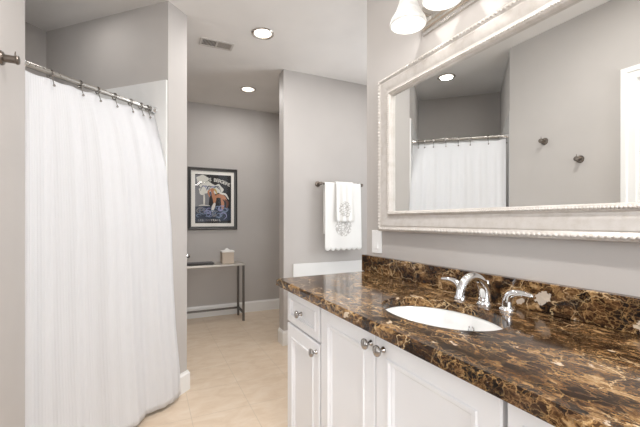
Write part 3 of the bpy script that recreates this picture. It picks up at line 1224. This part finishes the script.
# ================================================================== poster on the far wall
PX0, PX1, PZ0, PZ1 = 0.392, 0.943, 0.998, 1.706
PYF = YF - 0.026
t = thing('framed_poster', 'framed art poster of an orange figure over blue swirls on the far wall', 'framed picture', ((PX0 + PX1) / 2, YF, PZ0))
bm = BM()
rings = []
for ins, dep in [(0, 0.0), (0, 0.020), (0.004, 0.025), (0.010, 0.026), (0.018, 0.019), (0.024, 0.018), (0.027, 0.022), (0.033, 0.022), (0.036, 0.014), (0.036, 0.004)]:
    rings.append([(PX0 + ins, YF - dep, PZ0 + ins), (PX1 - ins, YF - dep, PZ0 + ins), (PX1 - ins, YF - dep, PZ1 - ins), (PX0 + ins, YF - dep, PZ1 - ins)])
ring_faces(bm, rings)
M['blackframe'] = metal('dark_graphite_frame', (0.10, 0.098, 0.095, 1), 0.42)
obj('frame', bm, M['blackframe'], t)
M['mat'] = painted('white_mat_board', srgb(247, 244, 238), 0.8, 0.01, 0)
bm = BM(); box(bm, PX0 + 0.034, PX1 - 0.034, YF - 0.008, YF - 0.002, PZ0 + 0.034, PZ1 - 0.034)
obj('mat_board', bm, M['mat'], t)

AX0, AX1, AZ0, AZ1 = PX0 + 0.078, PX1 - 0.070, PZ0 + 0.074, PZ1 - 0.076
AW, AH = AX1 - AX0, AZ1 - AZ0
inks = [painted('ink_' + n_, srgb(*c3), 0.7, v_, 0) for n_, c3, v_ in (
    ('black', (38, 36, 38), 0.3), ('grey', (132, 132, 136), 0.1), ('cream', (222, 220, 212), 0.05), ('orange', (190, 132, 98), 0.25),
    ('blue', (118, 134, 160), 0.25), ('teal', (50, 60, 78), 0.3), ('gold', (196, 170, 96), 0.1), ('lilac', (150, 150, 190), 0.1), ('brown', (110, 66, 48), 0.2))]
bm = BM()
layer = [0]


def art(pts, mi):
    layer[0] += 1
    y = YF - 0.0081 - 0.00002 * layer[0]
    vv = [bm.verts.new((AX0 + a_ * AW, y, AZ0 + b2 * AH)) for a_, b2 in pts]
    f_ = bm.faces.new(vv)
    f_.material_index = mi


def stroke(pts, w_, mi):
    P_ = smooth_path([(a_ * AW, 0, b2 * AH) for a_, b2 in pts], 6)
    L_, R_ = [], []
    for i_ in range(len(P_)):
        d_ = (P_[min(i_ + 1, len(P_) - 1)] - P_[max(0, i_ - 1)]).normalized()
        n_ = Vector((-d_.z, 0, d_.x)) * w_ * (0.35 + 0.65 * math.sin(PI * (i_ + 0.5) / len(P_)))
        L_.append(P_[i_] + n_); R_.append(P_[i_] - n_)
    layer[0] += 1
    y = YF - 0.0081 - 0.00002 * layer[0]
    A_ = [bm.verts.new((AX0 + q.x, y, AZ0 + q.z)) for q in L_]
    B_ = [bm.verts.new((AX0 + q.x, y, AZ0 + q.z)) for q in R_]
    for i_ in range(len(A_) - 1):
        bm.faces.new((A_[i_], A_[i_ + 1], B_[i_ + 1], B_[i_])).material_index = mi


def blob(cx, cz, rx, rz, mi, wob=0.12, n=22, ph=0.0):
    art([(cx + rx * math.cos(2 * PI * k / n) * (1 + wob * math.sin(3 * 2 * PI * k / n + ph)),
          cz + rz * math.sin(2 * PI * k / n) * (1 + wob * math.cos(4 * 2 * PI * k / n + ph))) for k in range(n)], mi)


art([(0, 0), (1, 0), (1, 1), (0, 1)], 0)
art([(0, 0.30), (0.36, 0.30), (0.40, 0.62), (0.30, 0.98), (0, 0.98)], 1)
art([(0, 0.02), (1, 0.06), (1, 0.30), (0.6, 0.36), (0, 0.34)], 5)
blob(0.34, 0.74, 0.22, 0.10, 2, 0.2, 26, 0.4)
blob(0.22, 0.66, 0.13, 0.075, 2, 0.2, 22, 1.2)
blob(0.60, 0.71, 0.16, 0.10, 2, 0.2, 22, 2.0)
blob(0.20, 0.90, 0.16, 0.08, 2, 0.15, 22, 0.2)
for k in range(9):
    a_ = k / 9
    stroke([(0.14 + 0.5 * a_, 0.66 + 0.1 * math.sin(k)), (0.2 + 0.5 * a_, 0.76), (0.28 + 0.48 * a_, 0.70 + 0.05 * math.cos(k * 2))], 0.0055, (1, 7, 4, 5)[k % 4])
# figure
blob(0.47, 0.68, 0.055, 0.045, 3, 0.1)
stroke([(0.47, 0.66), (0.50, 0.58), (0.53, 0.50), (0.52, 0.40)], 0.022, 3)
stroke([(0.53, 0.53), (0.66, 0.57), (0.78, 0.54), (0.86, 0.47)], 0.024, 3)
stroke([(0.54, 0.42), (0.50, 0.34), (0.46, 0.24)], 0.018, 2)
stroke([(0.72, 0.52), (0.76, 0.40), (0.74, 0.26)], 0.018, 3)
stroke([(0.82, 0.50), (0.90, 0.42), (0.86, 0.30)], 0.014, 8)
stroke([(0.42, 0.70), (0.36, 0.64), (0.40, 0.54)], 0.010, 3)
stroke([(0.50, 0.72), (0.56, 0.68), (0.60, 0.60)], 0.009, 6)
stroke([(0.62, 0.66), (0.72, 0.62), (0.84, 0.60), (0.93, 0.50)], 0.012, 2)
stroke([(0.24, 0.62), (0.245, 0.48), (0.24, 0.36)], 0.010, 2)
stroke([(0.10, 0.36), (0.2, 0.37), (0.40, 0.36)], 0.006, 2)
# blue waves
for k in range(22):
    cx_, cz_ = 0.10 + 0.85 * ((k * 0.37) % 1), 0.15 + 0.17 * ((k * 0.61) % 1)
    rr_ = 0.07 + 0.03 * (k % 3)
    stroke([(cx_ * 0.92 + rr_ * math.cos(q * 0.9 + k) * (1 - q * 0.09), cz_ + rr_ * 0.62 * math.sin(q * 0.9 + k) * (1 - q * 0.09)) for q in range(7)], 0.0055, (4, 7, 4, 1)[k % 4])


# printed lettering: built from font glyph outlines
def glyphs(txt, size, place, mi):
    for i_, ch in enumerate(txt):
        if ch == ' ':
            continue
        cu = bpy.data.curves.new('glyph', 'FONT')
        cu.body = ch
        cu.size = size
        cu.align_x = 'CENTER'
        cu.offset = size * 0.02
        go = bpy.data.objects.new('glyph', cu)
        COL.objects.link(go)
        dg = bpy.context.evaluated_depsgraph_get()
        me = bpy.data.meshes.new_from_object(go.evaluated_get(dg))
        px, pz, ang = place(i_)
        y = YF - 0.0092
        mv = [bm.verts.new((px + v.co.x * math.cos(ang) - v.co.y * math.sin(ang), y, pz + v.co.x * math.sin(ang) + v.co.y * math.cos(ang))) for v in me.vertices]
        for pl in me.polygons:
            try:
                bm.faces.new([mv[q] for q in pl.vertices]).material_index = mi
            except ValueError:
                pass
        bpy.data.objects.remove(go)
        bpy.data.curves.remove(cu)
        bpy.data.meshes.remove(me)


def arc(i_):
    u_ = (i_ + 0.5) / 14
    a_ = (0.5 - u_) * 0.75
    return AX0 + AW * (0.06 + 0.90 * u_), AZ0 + AH * (0.865 - 0.30 * (u_ - 0.42) ** 2), a_ * 0.55


glyphs('FOLIES BERGERE', 0.054, arc, 2)
glyphs('SPRINGS', 0.030, lambda i_: (AX0 + AW * (0.09 + 0.060 * i_), AZ0 + AH * 0.045, 0), 1)
glyphs('TRAIL', 0.032, lambda i_: (AX0 + AW * (0.55 + 0.058 * i_ - 0.13 + 0.03), AZ0 + AH * 0.042, 0), 2)
for v in bm.verts:
    pass
art_o = obj('artwork', bm, inks, t)
bm = BM(); box(bm, PX0 + 0.0355, PX1 - 0.0355, YF - 0.0125, YF - 0.0105, PZ0 + 0.0355, PZ1 - 0.0355)
obj('glass', bm, M['glass'], t)

# ================================================================== console table
TX0, TX1, TY0, TY1, TZ_ = -0.10, 0.950, 3.885, 4.165, 0.629
t = thing('console_table', 'narrow grey metal console table against the far wall under the poster', 'table', ((TX0 + TX1) / 2, (TY0 + TY1) / 2, 0))
bm = BM(); box(bm, TX0, TX1, TY0, TY1, TZ_ - 0.020, TZ_, 0.002)
obj('tabletop', bm, M['consoletop'], t)
lw = 0.022
for x in (TX0, TX1 - lw):
    for y in (TY0, TY1 - lw):
        bm = BM(); box(bm, x, x + lw, y, y + lw, 0, TZ_ - 0.020, 0.0015)
        obj('leg', bm, M['gunmetal'], t)
for x in (TX0, TX1 - lw):
    bm = BM(); box(bm, x + 0.001, x + lw - 0.001, TY0 + lw, TY1 - lw, 0.082, 0.102, 0.001)
    obj('side_stretcher', bm, M['gunmetal'], t)
bm = BM(); box(bm, TX0 + lw, TX1 - lw, TY1 - lw + 0.001, TY1 - 0.001, 0.080, 0.100, 0.001)
obj('rear_stretcher', bm, M['gunmetal'], t)

# tissue box
t = thing('tissue_box', 'square beige tissue box with white tissue on the right of the console table', 'tissue box', (0.79, 4.035, TZ_))
bm = BM(); box(bm, 0.725, 0.852, 3.972, 4.098, TZ_, TZ_ + 0.128, 0.004)
obj('box', bm, M['tissuebox'], t)
bm = BM(); box(bm, 0.720, 0.857, 3.967, 4.103, TZ_ + 0.122, TZ_ + 0.140, 0.004)
obj('lid', bm, M['tissue'], t)
bm = BM()
pts = 15
Gt = []
for j in range(8):
    row_ = []
    for i_ in range(pts):
        a_ = 2 * PI * i_ / pts
        rr_ = (0.050 - 0.040 * (j / 7) ** 0.6) * (1 + 0.22 * math.sin(3 * a_ + j * 0.5) + 0.1 * math.sin(5 * a_))
        row_.append(bm.verts.new((0.785 + rr_ * math.cos(a_), 4.035 + 0.8 * rr_ * math.sin(a_), TZ_ + 0.139 + 0.024 * j / 7 + 0.004 * math.sin(4 * a_) * j / 7)))
    Gt.append(row_)
for j in range(7):
    for i_ in range(pts):
        bm.faces.new((Gt[j][i_], Gt[j][(i_ + 1) % pts], Gt[j + 1][(i_ + 1) % pts], Gt[j + 1][i_]))
bm.faces.new(Gt[-1]); bm.faces.new(Gt[0][::-1])
obj('tissue', bm, M['tissue'], t, smooth=True, angle=80)

# shallow tray
bm = BM()
rings = []
for ins, dz in [(0.012, 0.0), (0.0, 0.016), (0.004, 0.017), (0.014, 0.004)]:
    rings.append([(0.33 + ins, 3.955 + ins, TZ_ + dz), (0.640 - ins, 3.955 + ins, TZ_ + dz), (0.640 - ins, 4.115 - ins, TZ_ + dz), (0.33 + ins, 4.115 - ins, TZ_ + dz)])
ring_faces(bm, rings)
bm.faces.new([bm.verts.new(q) for q in rings[0]][::-1])
bm.faces.new([bm.verts.new(q) for q in rings[-1]])
bmesh.ops.remove_doubles(bm, verts=bm.verts[:], dist=0.0001)
tag(obj('tray', bm, M['tray'], origin=(0.48, 4.03, TZ_)), 'flat dark rimmed metal tray on the left of the console table', 'tray')

# round chrome fitting on the far wall
t = thing('wall_fitting', 'small round chrome fitting on the far wall just above the console table', 'wall fitting', (0.383, YF, 0.709))
bm = BM(); lathe(bm, (0.383, YF, 0.709), (0, -1, 0), [(0.030, 0), (0.030, 0.004), (0.022, 0.008), (0.010, 0.010), (0.010, 0.03)], 28)
obj('rosette', bm, M['chrome'], t, smooth=True)
bm = BM(); lathe(bm, (0.383, YF, 0.709), (0, -1, 0), [(0.010, 0.028), (0.022, 0.032), (0.031, 0.042), (0.033, 0.052), (0.028, 0.062), (0.014, 0.068), (0, 0.069)], 28)
obj('round_head', bm, M['chrome'], t, smooth=True)

# ================================================================== towel bar and towels
BYB, BZ = 2.905, 1.440
t = thing('towel_bar', 'dark metal towel bar on the partition wall holding white towels', 'towel bar', (1.62, PY, BZ))
bm = BM(); tube(bm, [(1.395, BYB, BZ), (1.848, BYB, BZ)], 0.0085, 16)
obj('bar', bm, M['bronze'], t, smooth=True)
for x in (1.405, 1.838):
    bm = BM()
    lathe(bm, (x, PY, BZ), (0, -1, 0), [(0.027, 0.0), (0.027, 0.005), (0.020, 0.010), (0.010, 0.013), (0.010, 0.05), (0.0155, 0.055), (0.0165, 0.066), (0.0155, 0.077), (0.008, 0.081), (0, 0.082)], 24)
    obj('post', bm, M['bronze'], t, smooth=True)


def towel(name, label, x0, x1, zf, zbk, ro, mat, nsc, amp, fold=0.006, fn=11):
    """sheet draped over the bar: front drop to zf, back drop to zbk, ro = outer radius round the bar"""
    bm = BM()
    NX = 90
    arcn = 10
    path = []
    nd = 24
    for k in range(nd + 1):
        path.append(('f', k / nd))
    for k in range(1, arcn):
        path.append(('a', k / arcn))
    for k in range(nd + 1):
        path.append(('b', k / nd))
    rows = []
    for kind, q in path:
        row_ = []
        for i_ in range(NX + 1):
            s_ = i_ / NX
            x = x0 + (x1 - x0) * s_
            ph = s_ * nsc
            scal = abs(math.sin(PI * ph)) ** 0.7
            if kind == 'f':
                zz = zf - amp * scal + (BZ - zf + amp * scal) * q
                yy = BYB - ro - (1 - q) * 0.008 - fold * (0.3 + 0.7 * (1 - q)) * (0.5 + 0.5 * math.sin(s_ * fn + 1.0))
                xx = x + (s_ - 0.5) * 0.010 * (1 - q)
            elif kind == 'a':
                a_ = PI * q
                yy = BYB - ro * math.cos(a_)
                zz = BZ + ro * math.sin(a_)
                xx = x
            else:
                zz = BZ + (zbk - BZ) * q
                yy = BYB + ro + q * 0.004
                xx = x
            row_.append(bm.verts.new((xx, yy, zz)))
        rows.append(row_)
    for A_, B_ in zip(rows, rows[1:]):
        for i_ in range(NX):
            bm.faces.new((A_[i_], A_[i_ + 1], B_[i_ + 1], B_[i_]))
    o = obj(name, bm, mat, origin=((x0 + x1) / 2, BYB, BZ), smooth=True, angle=180)
    so = o.modifiers.new('thickness', 'SOLIDIFY')
    so.thickness = 0.004
    so.offset = 0
    tag(o, label, 'towel')
    return o


towel('bath_towel', 'large white bath towel with scalloped hem draped over the towel bar', 1.440, 1.822, 0.846, 0.98, 0.0125,
      towel_mat('bath_towel_cloth', 0.0, -0.40, 0.085, 0.085), 7, 0.019)
towel('hand_towel', 'small white scalloped hand towel layered over the bath towel', 1.550, 1.735, 1.104, 1.18, 0.0225,
      towel_mat('hand_towel_cloth', 0.0, -0.235, 0.065, 0.075), 5, 0.015, 0.015, 19)
